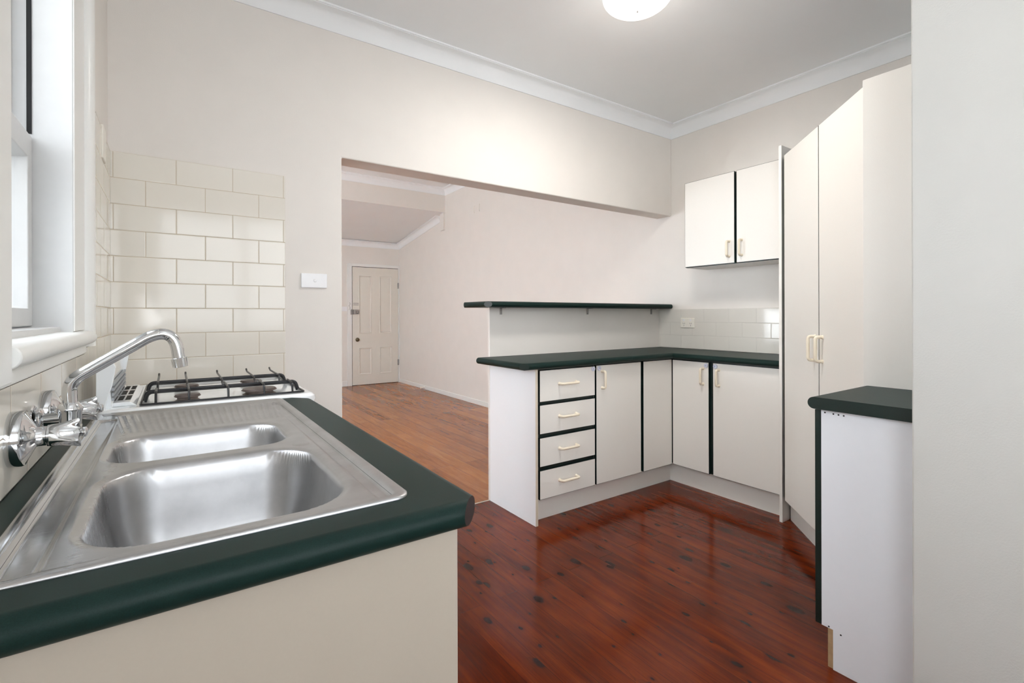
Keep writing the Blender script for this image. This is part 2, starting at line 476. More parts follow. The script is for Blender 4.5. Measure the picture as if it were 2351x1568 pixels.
# far room
wall_with_hole('wall_west', 'x', XFL, -.15, BT, YF, 0, ZCF, (.9, 3.2, .7, 2.2), WALL, 'side wall of the far room with an added window')
S('wall_far', WALL, (XFL-.15, XR, YF, YF+.12, 0, ZCF), label='beige wall with the old panelled door')
S('ceiling', CEIL, (XFL-.15, XR+.1, BT, YBM, ZCF, ZCF+.06), label='high white ceiling just beyond the opening')
bm = bmesh.new()
zl = lambda y: 2.66-.142*(y-YBM)
prism(bm, [(YBM, zl(YBM)), (YF, zl(YF)), (YF, zl(YF)+.05), (YBM+.02, zl(YBM)+.07), (YBM+.02, ZCF), (YBM, ZCF)], XFL, XR, axis='x')
ob = S('ceiling', [CEIL, WALL], bm=bm, label='lower sloping white ceiling with the beige drop face in front of it')
for p in ob.data.polygons:
    if abs(p.normal.y) > .9: p.material_index = 1
S('beam', WALL, (3.452, XR, YBM, YBM+.12, 2.406, 2.655), label='short beige stub under the drop face at the right wall')

def cornice(name, path, zc, label, closed=False, inward=1, zfun=None):
    """path: plan polyline on the wall faces; cove on the left-hand side of travel times inward"""
    prof = [(0, -.094), (.006, -.094), (.007, -.088)]
    for k in range(9):
        a = k/8*PI/2
        prof.append((.007+.062*(1-math.cos(a)), -.088+.076*math.sin(a)))
    prof += [(.069, -.009), (.077, -.009), (.077, 0), (0, 0)]
    pts = [Vector(p) for p in path]; bm = bmesh.new(); rings = []
    for i, p in enumerate(pts):
        ds = []
        if i > 0: ds.append((p-pts[i-1]).normalized())
        if i < len(pts)-1: ds.append((pts[i+1]-p).normalized())
        ns = [Vector((-d.y, d.x))*inward for d in ds]
        m = ns[0] if len(ns) == 1 else (ns[0]+ns[1])/(1+ns[0].dot(ns[1]))
        z_ = zc if zfun is None else zfun(p.y)
        rings.append([bm.verts.new((p.x+m.x*d, p.y+m.y*d, z_+z)) for d, z in prof])
    n = len(prof)
    for a, b in zip(rings, rings[1:]):
        for i in range(n): quad(bm, (a[i], a[(i+1) % n], b[(i+1) % n], b[i]))
    for r in (rings[0], rings[-1]): bm.faces.new(r)
    return S(name, CEIL, bm=bm, smooth=True, label=label)
cornice('trim_2', [(0, YK), (0, 0), (XR, 0), (XR, YK)], ZCK, 'coved white cornice around the kitchen ceiling', inward=-1)
cornice('trim_3', [(XFL, YBM), (XR, YBM), (XR, BT)], ZCF, 'coved white cornice of the high ceiling beyond the beam', inward=-1)
cornice('trim_4', [(XFL, YF), (XR, YF), (XR, 4.09)], ZCF, 'coved white cornice of the lower sloping ceiling', inward=-1, zfun=zl)

# baseboards in the far room
def baseboard(name, dims, label): return S(name, TRIM, dims, label=label, bevel=.004)
baseboard('baseboard_right', (XR-.015, XR, .30, YF-.02, 0, .062), 'white baseboard along the long wall of the far room')
baseboard('baseboard_far', (XFL, 2.578, YF-.015, YF, 0, .085), 'white baseboard left of the old door')

# ------------------------------------------------------------------ window (left)
win = bpy.data.objects.new('window_1', None); link(win, None, (0, (WY0+WY1)/2, WZ0)); win['kind'] = 'structure'
win['label'] = 'white timber sash window over the sink'
GAP = .004
bm = bmesh.new()   # jamb lining
box(bm, -.150, .003, WY1-.001, WY1+.02, WZ0, WZ1); box(bm, -.150, .003, WY0-.02, WY0+.001, WZ0, WZ1)
box(bm, -.150, .003, WY0, WY1, WZ1-.001, WZ1+.02)
box(bm, -.24, -.150, WY1-.03, WY1, WZ0, WZ1); box(bm, -.24, -.150, WY0, WY0+.03, WZ0, WZ1)
# parting strip
box(bm, -.112, -.106, WY1-.012, WY1, WZ0, WZ1); box(bm, -.112, -.106, WY0, WY0+.012, WZ0, WZ1)
obj('window_lining', bm, SASH, win, bevel=.0015)
def sash(name, x0, x1, z0, z1, bot, top):
    bm = bmesh.new(); a, b = WY0+GAP, WY1-GAP; st = .044
    outer = [(a, z0), (b, z0), (b, z1), (a, z1)]; inner = [(a+st, z0+bot), (b-st, z0+bot), (b-st, z1-top), (a+st, z1-top)]
    R = []
    for t, k in ((x0, 0), (x1, .006)):
        o = [bm.verts.new((t, y, z)) for y, z in outer]
        i_ = [bm.verts.new((t, y+(k if y < -1.2 else -k)*-1, z+(-k if z < (z0+z1)/2 else k))) for y, z in inner]
        for q in range(4):
            j = (q+1) % 4; quad(bm, (o[q], o[j], i_[j], i_[q]))
        R.append((o, i_))
    for L in (0, 1):
        for q in range(4):
            j = (q+1) % 4; quad(bm, (R[0][L][q], R[0][L][j], R[1][L][j], R[1][L][q]))
    s = obj(name, bm, SASH, win, bevel=.002)
    xm = (x0+x1)/2-.004
    B('pane', GLASS, (xm-.0015, xm+.0015, a+st-.004, b-st+.004, z0+bot-.004, z1-top+.004), s)
    return s
sash('lower_sash', -.104, -.071, 1.137, 1.592, .047, .062)
sash('upper_sash', -.148, -.115, 1.545, 2.29, .045, .05)
B('sash_gap_shade', DARK, (-.0805, -.0715, WY1-.0035, WY1+.001, 1.60, WZ1), win)  # dark strip stands in for the shaded gap beside the upper sash
# sill with rounded nose
bm = bmesh.new()
prof = [(-.15, 1.098), (-.02, 1.098)]
prof = [(-.07, 1.084), (.012, 1.084)]
for k in range(9):
    a = -PI/2+PI*k/8; prof.append((.016+.018*math.cos(a), 1.102+.018*math.sin(a)))
prof += [(-.02, 1.1215), (-.07, 1.124)]
lo = [bm.verts.new((x, -1.532, z)) for x, z in prof]; hi = [bm.verts.new((x, -.693, z)) for x, z in prof]
for i in range(len(prof)): quad(bm, (lo[i], lo[(i+1) % len(prof)], hi[(i+1) % len(prof)], hi[i]))
bm.faces.new(lo); bm.faces.new(hi)
obj('window_sill', bm, TRIM, win, smooth=True, bevel=.002)
B('sill_step', SASH, (-.15, -.02, WY0, WY1, 1.116, 1.134), win, bevel=.003)
B('apron', TRIM, (.0, .012, -1.532, -.71, 1.058, 1.083), win, bevel=.003)
B('inner_casing', TRIM, (-.003, .006, WY1+.0005, -.682, 1.122, 2.42), win, bevel=.002)
B('near_casing', TRIM, (.0035, .024, -1.68, -1.533, 1.066, 2.42), win, bevel=.003)
def moulding(y0, y1, z0, z1):
    bm = bmesh.new(); yc = (y0+y1)/2; r = (y1-y0)/2; pr = []
    for k in range(13):
        a = PI*k/12; pr.append((.026*math.sin(a)**.8 if 0 < k < 12 else 0, yc+r*math.cos(a)))
    lo = [bm.verts.new((x, y, z0)) for x, y in pr]; hi = [bm.verts.new((x, y, z1)) for x, y in pr]
    for i in range(12): quad(bm, (lo[i], lo[i+1], hi[i+1], hi[i]))
    bm.faces.new(lo); bm.faces.new(hi)
    obj('casing_moulding', bm, TRIM, win, smooth=True)
moulding(-.681, -.615, 1.075, 2.42)
B('outer_sill', SASH, (-.30, -.15, WY0, WY1, 1.09, 1.12), win)

# ------------------------------------------------------------------ unseen windows added for light, behind camera and in far room
def plain_window(name, axis, at, a0, a1, z0, z1, label):
    w = bpy.data.objects.new(name, None)
    c = (at, (a0+a1)/2, z0) if axis == 'x' else ((a0+a1)/2, at, z0)
    link(w, None, c); w['kind'] = 'structure'; w['label'] = label
    bm = bmesh.new(); t = .05
    def bx(p0, p1, q0, q1):
        if axis == 'x': box(bm, at-.03, at+.03, p0, p1, q0, q1)
        else: box(bm, p0, p1, at-.03, at+.03, q0, q1)
    bx(a0, a1, z0, z0+t); bx(a0, a1, z1-t, z1); bx(a0, a0+t, z0+t, z1-t); bx(a1-t, a1, z0+t, z1-t)
    bx((a0+a1)/2-.025, (a0+a1)/2+.025, z0+t, z1-t)
    obj('window_frame', bm, SASH, w)
    if axis == 'x': B('pane', GLASS, (at-.002, at+.002, a0+t-.003, a1-t+.003, z0+t-.003, z1-t+.003), w)
    else: B('pane', GLASS, (a0+t-.003, a1-t+.003, at-.002, at+.002, z0+t-.003, z1-t+.003), w)
plain_window('added_window_2', 'x', -.12, -3.5, -2.75, .95, 2.35, 'second window of the left wall, unseen behind the camera, added for light and the tile reflection')
plain_window('added_window_4', 'y', YK-.08, .05, 1.7, .95, 2.3, 'wide unseen window added behind the camera for light')
plain_window('added_window_5', 'y', YK-.08, 2.02, 3.36, .95, 2.3, 'unseen window added behind the near wall for fill light')
plain_window('added_window_3', 'x', XFL-.08, .9, 3.2, .7, 2.2, 'unseen window added in the side wall of the far room for light')

# ------------------------------------------------------------------ splashback tiles
S('trim_5', [TILE_B, TRIM], (.0, .640, -.008, .0, .80, ZT), label='tall panel of cream tiles on the wall behind the cooker', bevel=.002)
bm = bmesh.new()
prism(bm, [(-.009, .902), (-.009, ZT), (-.612, ZT), (-.612, 1.072), (-.709, 1.072), (-.709, 1.056), (-1.72, 1.056), (-1.72, 1.04), (-2.2, 1.04), (-2.2, .902)], .0, .008, axis='x')
S('trim_6', TILE_L, bm=bm, label='cream tiles on the window wall under the sill and in the corner')
S('trim_7', TILE_R, (XR-.008, XR, -1.082, .116, .901, 1.205), label='low band of pale tiles below the wall cabinet', bevel=.0015)

# ------------------------------------------------------------------ left bench: cabinet, worktop, sink
SX0, SX1, SY0, SY1 = .040, .486, -1.828, -.818
t = thing('sink_cabinet', (.27, -1.33, 0), 'off-white cabinet under the sink, plain end panel towards the camera coloured for shade', 'cabinet')
B('end_panel', LAM_DIM, (.012, .536, -1.872, -1.854, 0, .861), t, bevel=.0015)
bm = bmesh.new()
box(bm, .015, .50, -1.852, -1.846, .14, .858); box(bm, .015, .50, -.83, -.815, .14, .858)
box(bm, .012, .02, -1.846, -.83, .14, .858); box(bm, .02, .50, -1.846, -.83, .14, .156)
obj('body', bm, LAM, t)
for k in range(2):
    y0 = -1.85+.52*k
    d = B('door', [EDGE, LAM], (.502, .518, y0+.004, y0+.512, .14, .856), t, front=('x', 1, 1))
    bm = bmesh.new(); hy = y0+(.46 if k == 0 else .06)
    tube(bm, rounded([(.518, hy, .71), (.548, hy, .71), (.548, hy, .81), (.518, hy, .81)], .012), .006); obj('handle', bm, CREAM, d, smooth=True)
B('kickboard', LAM, (.44, .456, -1.852, -.815, 0, .138), t)

bm = bmesh.new()
X1, YN = .573, -1.895; c_ = .0385
poly = [(.0085, YN), (X1-c_, YN), (X1, YN+c_), (X1, -.862), (X1-.055, -.806), (.0085, -.806)]
worktop(bm, poly, [1, 0, 1, 0, 0, 0], .862, .900, {1: 1}, hole=(SX0+.02, SX1-.02, SY0+.02, SY1-.02))
top_normals(obj('worktop', bm, [GREEN, BROWN], label='dark green worktop around the steel sink', cat='worktop'))

def sdrr(x, y, x0, x1, y0, y1, r):
    cx, cy, hx, hy = (x0+x1)/2, (y0+y1)/2, (x1-x0)/2-r, (y1-y0)/2-r
    qx, qy = abs(x-cx)-hx, abs(y-cy)-hy
    return math.hypot(max(qx, 0), max(qy, 0))+min(max(qx, qy), 0)-r
def ss(a, b, t):
    t = min(1, max(0, (t-a)/(b-a))); return t*t*(3-2*t)
BIG = (.116, .421, -1.786, -1.441, .080); SMALL = (.108, .410, -1.388, -1.165, .065)
def sink_z(x, y):
    e = -sdrr(x, y, SX0, SX1, SY0, SY1, .022)
    z = .9035+.0015*ss(0, .004, e)-.0035*ss(.012, .022, e)
    # pressed channels near both long sides
    for cx, ya, yb, w in ((.0760, -1.800, -.92, .0165), (.4555, -1.800, -.90, .011)):
        dy = max(ya-y, y-yb, 0); d = math.hypot(x-cx, dy)
        z -= .0042*(1-ss(.78*w, w*1.18, d))
    # drainer flutes, fanned
    if -1.14 < y < -.85:
        g = (x-.28)/(1+.75*(y+1.1)); k = g/.0135
        env = ss(-1.125, -1.105, y)*(1-ss(-.885, -.865, y))*ss(-.170, -.162, g)*(1-ss(.157, .165, g))
        z += .0030*env*(max(0, math.cos(2*PI*k))**1.5)
    for (x0, x1, y0, y1, r), D in ((BIG, .150), (SMALL, .115)):
        s = -sdrr(x, y, x0, x1, y0, y1, r)
        if s > -.012:
            z -= .003*ss(-.012, 0, s)
        if s > 0:
            q = min(1, s/.048); z -= (D-.01)*(1-(1-q)**2.4)*ss(-.002, .006, s)
            z -= .010*ss(.03, .15, s)
    return z
def axis_pts(a, b, step): 
    n = int(round((b-a)/step)); return [a+(b-a)*i/n for i in range(n+1)]
xs = axis_pts(SX0, SX1, .0028); ys = axis_pts(SY0, SY1, .0034)
bm = bmesh.new(); G = []
RC = .022
for y in ys:
    row = []
    for x in xs:
        px, py = x, y
        qx = SX0+RC if x < SX0+RC else (SX1-RC if x > SX1-RC else None)
        qy = SY0+RC if y < SY0+RC else (SY1-RC if y > SY1-RC else None)
        if qx is not None and qy is not None:   # squeeze the square corner onto a round one
            dx, dy = (x-qx)/RC, (y-qy)/RC
            px = qx+RC*dx*math.sqrt(1-dy*dy/2); py = qy+RC*dy*math.sqrt(1-dx*dx/2)
        row.append(bm.verts.new((px, py, sink_z(px, py))))
    G.append(row)
for a, b in zip(G, G[1:]):
    for i in range(len(xs)-1): bm.faces.new((a[i], a[i+1], b[i+1], b[i]))
ring = G[0]+[r[-1] for r in G[1:]]+G[-1][-2::-1]+[r[0] for r in G[-2:0:-1]]
low = [bm.verts.new((v.co.x, v.co.y, .9003)) for v in ring]
for i in range(len(ring)):
    j = (i+1) % len(ring); bm.faces.new((ring[i], low[i], low[j], ring[j]))
sink = thing('kitchen_sink', ((SX0+SX1)/2, (SY0+SY1)/2, .9), 'stainless steel double-bowl sink with fluted drainer, set in the green worktop', 'sink')
for f in bm.faces: f.smooth = True
obj('basin', bm, STEEL, sink, recalc=False)
for (x0, x1, y0, y1, r), D in ((BIG, .150), (SMALL, .115)):
    bm = bmesh.new()
    lathe(bm, ((x0+x1)/2, (y0+y1)/2, .9-D-.0045), (0, 0, 1), [(0, .0), (0, .034), (.003, .036), (.005, .040), (.0035, .043), (0, .044)], 32)
    obj('drain', bm, CHROME, sink, smooth=True)
bm = bmesh.new(); lathe(bm, (.418, -1.432, .8985), (0, 0, 1), [(0, .0185), (.0018, .0185), (.003, .016), (.0035, 0)], 32)
obj('tap_hole_cover', bm, STEEL, sink, smooth=True)

# ------------------------------------------------------------------ wall taps
def wall_tap(y, z, label, turn):
    t = thing('wall_tap', (.008, y, z), label, 'tap', 'wall taps over the sink')
    bm = bmesh.new()
    lathe(bm, (.008, y, z), (1, 0, 0), [(0, .041), (.014, .0415), (.0165, .040), (.017, .037), (.028, .0155), (.030, .0145), (.040, .0145), (.041, .016), (.046, .016)], 40)
    obj('flange', bm, CHROME, t, smooth=True)
    bm = bmesh.new()
    # tapered four-winged handle
    seg = 64; rings = []
    for (s, rc, rw) in ((.044, .0165, .0165), (.050, .0170, .018), (.060, .0165, .0205), (.070, .0145, .0235), (.0765, .012, .0255), (.0785, .0105, .0245), (.079, .008, .010)):
        ring_ = []
        for i in range(seg):
            a = 2*PI*i/seg+turn; w = abs(math.cos(2*(a-turn)))**9
            r = rc+(rw-rc)*w
            ring_.append(bm.verts.new((.008+s, y+r*math.cos(a), z+r*math.sin(a))))
        rings.append(ring_)
    for a, b in zip(rings, rings[1:]):
        for i in range(seg): quad(bm, (a[i], a[(i+1) % seg], b[(i+1) % seg], b[i]))
    bm.faces.new(rings[0]); bm.faces.new(rings[-1])
    obj('handle', bm, CHROME, t, smooth=True)
    bm = bmesh.new(); lathe(bm, (.008+.079, y, z), (1, 0, 0), [(0, .0055), (.003, .0078), (.0065, .0078), (.0085, .005), (.009, 0)], 24)
    obj('button', bm, CHROME, t, smooth=True, label='round end button')
wall_tap(-1.462, .977, 'chrome wall tap nearest the camera, in front of the spout', .35)
wall_tap(-1.245, .981, 'chrome wall tap behind the spout, next to the cooker', .30)
yS, zS = -1.352, .984
t = thing('swivel_spout', (.008, yS, zS), 'chrome swivel spout fixed to the tiles between the two taps', 'tap')
bm = bmesh.new()
lathe(bm, (.008, yS, zS), (1, 0, 0), [(0, .026), (.006, .027), (.008, .025), (.009, .012)], 36)
lathe(bm, (.008, yS, zS), (1, 0, 0), [(.011, .018), (.015, .021), (.018, .018), (.020, .0105), (.046, .0105), (.052, .013)], 36)
obj('flange', bm, CHROME, t, smooth=True)
bm = bmesh.new(); SXB = .060
lathe(bm, (SXB, yS, zS-.020), (0, 0, 1), [(-.016, 0), (-.016, .009), (-.012, .0125), (.004, .0155), (.030, .0165), (.033, .018), (.038, .018), (.046, .012), (.047, .011)], 36)
obj('body', bm, CHROME, t, smooth=True)
bm = bmesh.new()
pts2 = rounded([(SXB, yS, zS+.022), (SXB-.001, yS, zS+.063), (.166, yS, 1.1185)], .034, 12)
for k in range(1, 15):
    q = k/14; pts2.append(Vector((.166*(1-q)**2+2*q*(1-q)*.2105+.2150*q*q, yS, 1.1185*(1-q)**2+2*q*(1-q)*1.1425+1.088*q*q)))
pts2.append(Vector((.2172, yS, 1.0745)))
tube(bm, pts2, .0105, 20)
obj('spout', bm, CHROME, t, smooth=True)
d = (Vector(pts2[-1])-Vector(pts2[-2])).normalized()
bm = bmesh.new(); lathe(bm, Vector(pts2[-1])-d*.006, d, [(0, .0115), (.001, .0135), (.018, .0128), (.0185, .0105), (.016, .009)], 28)
obj('aerator', bm, CHROME, t, smooth=True)

# ------------------------------------------------------------------ cooker
CY0, CY1, CX0, CX1 = -.800, -.215, .040, .592
ck = thing('gas_cooker', (.31, -.51, 0), 'white gas cooker with black pan supports, between sink bench and tiled wall', 'cooker')
bm = bmesh.new(); box(bm, CX0+.01, CX1-.02, CY0+.004, CY1-.004, .0, .868); obj('body', bm, ENAMEL, ck, bevel=.004)
# hob: rounded tray with sunken pan
bm = bmesh.new()
def rr(x0, x1, y0, y1, r, n=6):
    out = []
    for cx, cy, a0 in ((x1-r, y1-r, 0), (x0+r, y1-r, 90), (x0+r, y0+r, 180), (x1-r, y0+r, 270)):
        for k in range(n+1):
            a = math.radians(a0+90*k/n); out.append((cx+r*math.cos(a), cy+r*math.sin(a)))
    return out
PX0, PX1, PY0, PY1 = .132, .566, -.752, -.250
loops = []
for (x0, x1, y0, y1, r, z) in ((CX0, CX1, CY0, CY1, .03, .870), (CX0-.001, CX1+.006, CY0-.001, CY1+.001, .032, .890), (CX0, CX1+.004, CY0, CY1, .032, .899), (CX0+.006, CX1-.004, CY0+.006, CY1-.006, .03, .9055), (CX0+.014, CX1-.014, CY0+.014, CY1-.014, .028, .907),
                     (PX0-.004, PX1+.004, PY0-.004, PY1+.004, .016, .907), (PX0+.004, PX1-.004, PY0+.004, PY1-.004, .014, .903), (PX0+.02, PX1-.02, PY0+.02, PY1-.02, .012, .900)):
    loops.append([bm.verts.new((x, y, z)) for x, y in rr(x0, x1, y0, y1, r)])
for a, b in zip(loops, loops[1:]):
    for i in range(len(a)): quad(bm, (a[i], a[(i+1) % len(a)], b[(i+1) % len(a)], b[i]))
bm.faces.new(loops[0]); bm.faces.new(loops[-1])
obj('hob', bm, ENAMEL, ck, smooth=True)
# vent block with nine square openings
bm = bmesh.new()
VX0, VX1, VY0, VY1, VZ = .056, .122, -.735, -.300, .9185
prof = [(VX0-.006, .9068), (VX0-.002, VZ), (VX1-.014, VZ), (VX1+.002, .9068)]
lo = [bm.verts.new((x, VY0, z)) for x, z in prof]; hi = [bm.verts.new((x, VY1, z)) for x, z in prof]
for i in range(4): quad(bm, (lo[i], lo[(i+1) % 4], hi[(i+1) % 4], hi[i]))
bm.faces.new(lo); bm.faces.new(hi)
vb = obj('flue_vent', bm, ENAMEL, ck, bevel=.003)
for i in range(3):
    for j in range(3):
        x = VX0+.004+i*.017; y = VY0+.045+j*.125
        B('vent_slot', DARK, (x, x+.0125, y, y+.095, VZ-.001, VZ+.0004), vb)
# backguard: curved upstand with louvres
bm = bmesh.new()
prof = [(CX0-.002, .905), (CX0-.002, 1.046), (CX0+.010, 1.050), (CX0+.022, 1.046), (CX0+.026, 1.02), (CX0+.026, .99)]
for k in range(7):
    a = k/6*PI/2; prof.append((CX0+.026+.006*(1-math.cos(a))*1, .985-.072*math.sin(a)))
prof += [(CX0+.03, .905)]
cap = [(CX0-.002, .905), (CX0-.002, 1.046), (CX0+.010, 1.050), (CX0+.030, 1.046), (CX0+.040, 1.02), (CX0+.032, .97), (CX0+.020, .93), (CX0+.016, .905)]
for (ya, yb, pf) in ((-.775, -.755, cap), (-.755, -.290, prof), (-.290, -.270, cap)):
    lo = [bm.verts.new((x, ya, z)) for x, z in pf]; hi = [bm.verts.new((x, yb, z)) for x, z in pf]
    for i in range(len(pf)): quad(bm, (lo[i], lo[(i+1) % len(pf)], hi[(i+1) % len(pf)], hi[i]))
    bm.faces.new(lo); bm.faces.new(hi)
bg = obj('backguard', bm, ENAMEL, ck, bevel=.002)
for k in range(4):
    z = .925+.014*k
    B('louvre', VENTG, (CX0+.028, CX0+.0335, -.74, -.31, z, z+.008), bg)
# burners
BURN_POS = ((.245, -.665, .034), (.248, -.415, .036), (.446, -.650, .052), (.450, -.405, .036))
for (bx_, by_, r) in BURN_POS:
    bm = bmesh.new()
    lathe(bm, (bx_, by_, .9), (0, 0, 1), [(0, r*.98), (.004, r*.8), (.009, r*.8), (.0125, r*1.02), (.0145, r*1.02), (.0150, r*.9)], 36)
    b_ = obj('burner', bm, BURN, ck, smooth=True)
    bm = bmesh.new(); lathe(bm, (bx_, by_, .9152), (0, 0, 1), [(0, r*.97), (.003, r*.95), (.0042, r*.6), (.0042, 0)], 36)
    obj('burner_cap', bm, simple('cap_metal', srgb(104, 92, 88), .45, metal=.4, noise=.1), b_, smooth=True)
# pan support
bm = bmesh.new()
ZR = .909; ZU = .937
tube(bm, rounded([(x, y, ZR) for x, y in ((PX0+.05, PY0), (PX1, PY0), (PX1, PY1), (PX0, PY1), (PX0, PY0), (PX0+.06, PY0))], .012, 4), .0032, 8)
for yb in (-.675, -.445):
    p = rounded([(PX0+.006, yb, ZR+.001), (PX0+.012, yb, ZU), (PX1-.012, yb+.0, ZU), (PX1-.004, yb, ZR+.001)], .02, 6)
    # flat bar: two stacked tubes make the tall section
    tube(bm, p, .0042, 10); tube(bm, [(q.x*.985+.005, q.y, q.z-.005) for q in p], .0036, 8)
for x in (PX0+.035, .247, .348, .448, PX1-.035):
    full = .22 < x < .48
    if full:
        tube(bm, rounded([(x, PY0+.003, ZR), (x, PY0+.014, ZU+.003), (x, -.60, ZU+.004), (x, -.575, ZU-.010), (x, -.53, ZU-.010), (x, -.50, ZU+.004), (x, PY1-.05, ZU+.004), (x, PY1-.03, ZU+.012)], .012, 4), .0033, 8)
    else:
        tube(bm, rounded([(x, PY0+.003, ZR), (x, PY0+.014, ZU+.003), (x, -.66, ZU+.004)], .012, 4), .0033, 8)
        tube(bm, rounded([(x, -.47, ZU+.003), (x, PY1-.05, ZU+.004), (x, PY1-.03, ZU+.012)], .012, 4), .0033, 8)
        tube(bm, rounded([(x, -.505, ZR+.01), (x, -.495, ZU+.003), (x, -.445, ZU+.004)], .01, 4), .0033, 8)
obj('pan_support', bm, BLACKM, ck, smooth=True)
for k in range(5):
    bm = bmesh.new(); y = -.735+.105*k
    lathe(bm, (CX1-.020, y, .842), (1, 0, 0), [(0, .022), (.012, .021), (.030, .017), (.032, .014), (.032, 0)], 24)
    kb = obj('knob', bm, WPLA, ck, smooth=True)
    B('grip', WPLA, (CX1+.010, CX1+.026, y-.003, y+.003, .826, .858), kb, bevel=.001)
B('oven_door', ENAMEL, (CX1-.020, CX1-.002, CY0+.015, CY1-.015, .16, .80), ck, bevel=.004)

# ------------------------------------------------------------------ wall bits near the cooker
t = thing('light_switch', (.7685, .0, 1.294), 'white rectangular light switch on the wall beside the tiled panel', 'light switch')
B('plate', WPLA, (.709, .828, -.009, .0, 1.294, 1.363), t, bevel=.003)
bm = bmesh.new(); lathe(bm, (.772, -.009, 1.329), (0, -1, 0), [(0, .0085), (.0008, .0085), (.001, .007), (.0025, .0055), (.003, 0)], 24)
obj('button', bm, WPLA, t, smooth=True)
t = thing('cable_cover', (.001, -.25, 1.66), 'small cream cable cover above the corner tiles', 'cable cover')
B('cover', CREAMW, (.0005, .0135, -.30, -.215, 1.705, 1.82), t, bevel=.003)

# ------------------------------------------------------------------ island cabinets
def d_handle(parent, p0, p1, out, name='handle', mat=CREAM, reach=.031, r=.0074):
    a, b, o = Vector(p0), Vector(p1), Vector(out)*reach
    e = (b-a).normalized()*.004
    bm = bmesh.new()
    tube(bm, rounded([a, a+o-e*0, b+o, b], .014, 6), r, 12)
    for q in (a, b): lathe(bm, q, out, [(0, r*1.35), (.003, r*1.2), (.006, r)], 12)
    obj(name, bm, mat, parent, smooth=True)
def catch(parent, p, out):
    bm = bmesh.new(); lathe(bm, p, out, [(0, .0145), (.005, .014), (.0065, .012), (.0065, 0)], 24)
    c = obj('safety_catch', bm, CATCH, parent, smooth=True, label='round white safety catch')
    q = Vector(p)+Vector(out)*.006
    bm = bmesh.new(); o = Vector(out)
    side = Vector((1, 0, 0)) if abs(o.y) > .5 else Vector((0, 1, 0))
    tube(bm, [q+side*.003+Vector((0, 0, -.003)), q-side*.002+Vector((0, 0, .005))], .0012, 6)
    obj('mark', bm, BLUE, c)
DY = -.340; DT = .016
FM = [EDGE, LAM]
def front_y(name, parent, x0, x1, z0, z1, y=DY):
    """door or drawer front facing -Y: dark edged slab with an off-white face"""
    bm = bmesh.new()
    box(bm, x0, x1, y+.0015, y+DT, z0, z1, 0)
    box(bm, x0+.0022, x1-.0022, y, y+.0017, z0+.0022, z1-.0022, 1)
    return obj(name, bm, FM, parent)
def front_x(name, parent, y0, y1, z0, z1, x):
    bm = bmesh.new()
    box(bm, x+.0015, x+DT, y0, y1, z0, z1, 0)
    box(bm, x, x+.0017, y0+.0022, y1-.0022, z0+.0022, z1-.0022, 1)
    return obj(name, bm, FM, parent)
def carcass_y(parent, x0, x1, y0, y1, z0, z1):
    bm = bmesh.new(); box(bm, x0, x1, y0, y1, z0, z1, 0, front=('y', -1, 1)); return obj('body', bm, [LAM, EDGE], parent)
YBK = .115
# drawers
t = thing('drawer_cabinet', (2.08, -.11, 0), 'white four-drawer cabinet with white end panel, at the left end of the peninsula', 'cabinet')
bm = bmesh.new(); box(bm, 1.841, 1.858, -.352, YBK, 0, .861, 0, front=('y', -1, 1)); obj('end_panel', bm, [LAMW, simple('panel_edge', srgb(214, 203, 184), .5)], t)
carcass_y(t, 1.859, 2.308, DY+DT+.001, YBK, .135, .860)
for i, (zb_, zt_) in enumerate(((.676, .852), (.497, .659), (.315, .476), (.133, .294))):
    d = front_y('drawer', t, 1.880, 2.303, zb_, zt_)
    zc = (zb_+zt_)/2+.006
    d_handle(d, (2.022, DY, zc), (2.150, DY, zc), (0, -1, 0))
    if i == 0: catch(d, (2.287, DY, .836), (0, -1, 0))
t = thing('base_cabinet', (2.52, -.11, 0), 'white base cabinet with one handled door, right of the drawers', 'cabinet')
carcass_y(t, 2.309, 2.728, DY+DT+.001, YBK, .135, .860)
d = front_y('door', t, 2.314, 2.717, .133, .855)
d_handle(d, (2.362, DY, .716), (2.362, DY, .818), (0, -1, 0)); catch(d, (2.338, DY, .836), (0, -1, 0))
# corner unit: blank panel on this leg and one door on the other
DXF = 3.036
t = thing('corner_cabinet', (3.10, -.3, 0), 'white corner cabinet with a blank panel and one door, at the inner corner', 'cabinet')
bm = bmesh.new()
prism(bm, [(2.729, DY+DT+.001), (DXF+DT+.001, DY+DT+.001), (DXF+DT+.001, -.636), (XR-.009, -.636), (XR-.009, YBK), (2.729, YBK)], .135, .860)
ob = obj('body', bm, [EDGE], t)
front_y('panel', t, 2.741, DXF-.002, .133, .855)
d = front_x('door', t, -.621, DY-.004, .135, .853, DXF)
d_handle(d, (DXF, -.580, .712), (DXF, -.580, .812), (-1, 0, 0)); catch(d, (DXF, -.603, .832), (-1, 0, 0))
t = thing('base_cabinet', (3.25, -.86, 0), 'wide white single-door base cabinet beside the tall pantry panel', 'cabinet')
bm = bmesh.new(); box(bm, DXF+DT+.001, XR-.009, -1.081, -.637, .135, .860, 0); obj('body', bm, [EDGE], t)
d = front_x('door', t, -1.074, -.650, .135, .853, DXF)
d_handle(d, (DXF, -.692, .712), (DXF, -.692, .812), (-1, 0, 0)); catch(d, (DXF, -.668, .832), (-1, 0, 0))
# kickboard, one L
bm = bmesh.new()
prism(bm, [(1.8585, -.285), (3.085, -.285), (3.085, -1.081), (3.101, -1.081), (3.101, -.269), (1.8585, -.269)], 0, .134)
obj('kickboard', bm, LAM, label='off-white L-shaped kickboard under the peninsula and corner cabinets', cat='kickboard')
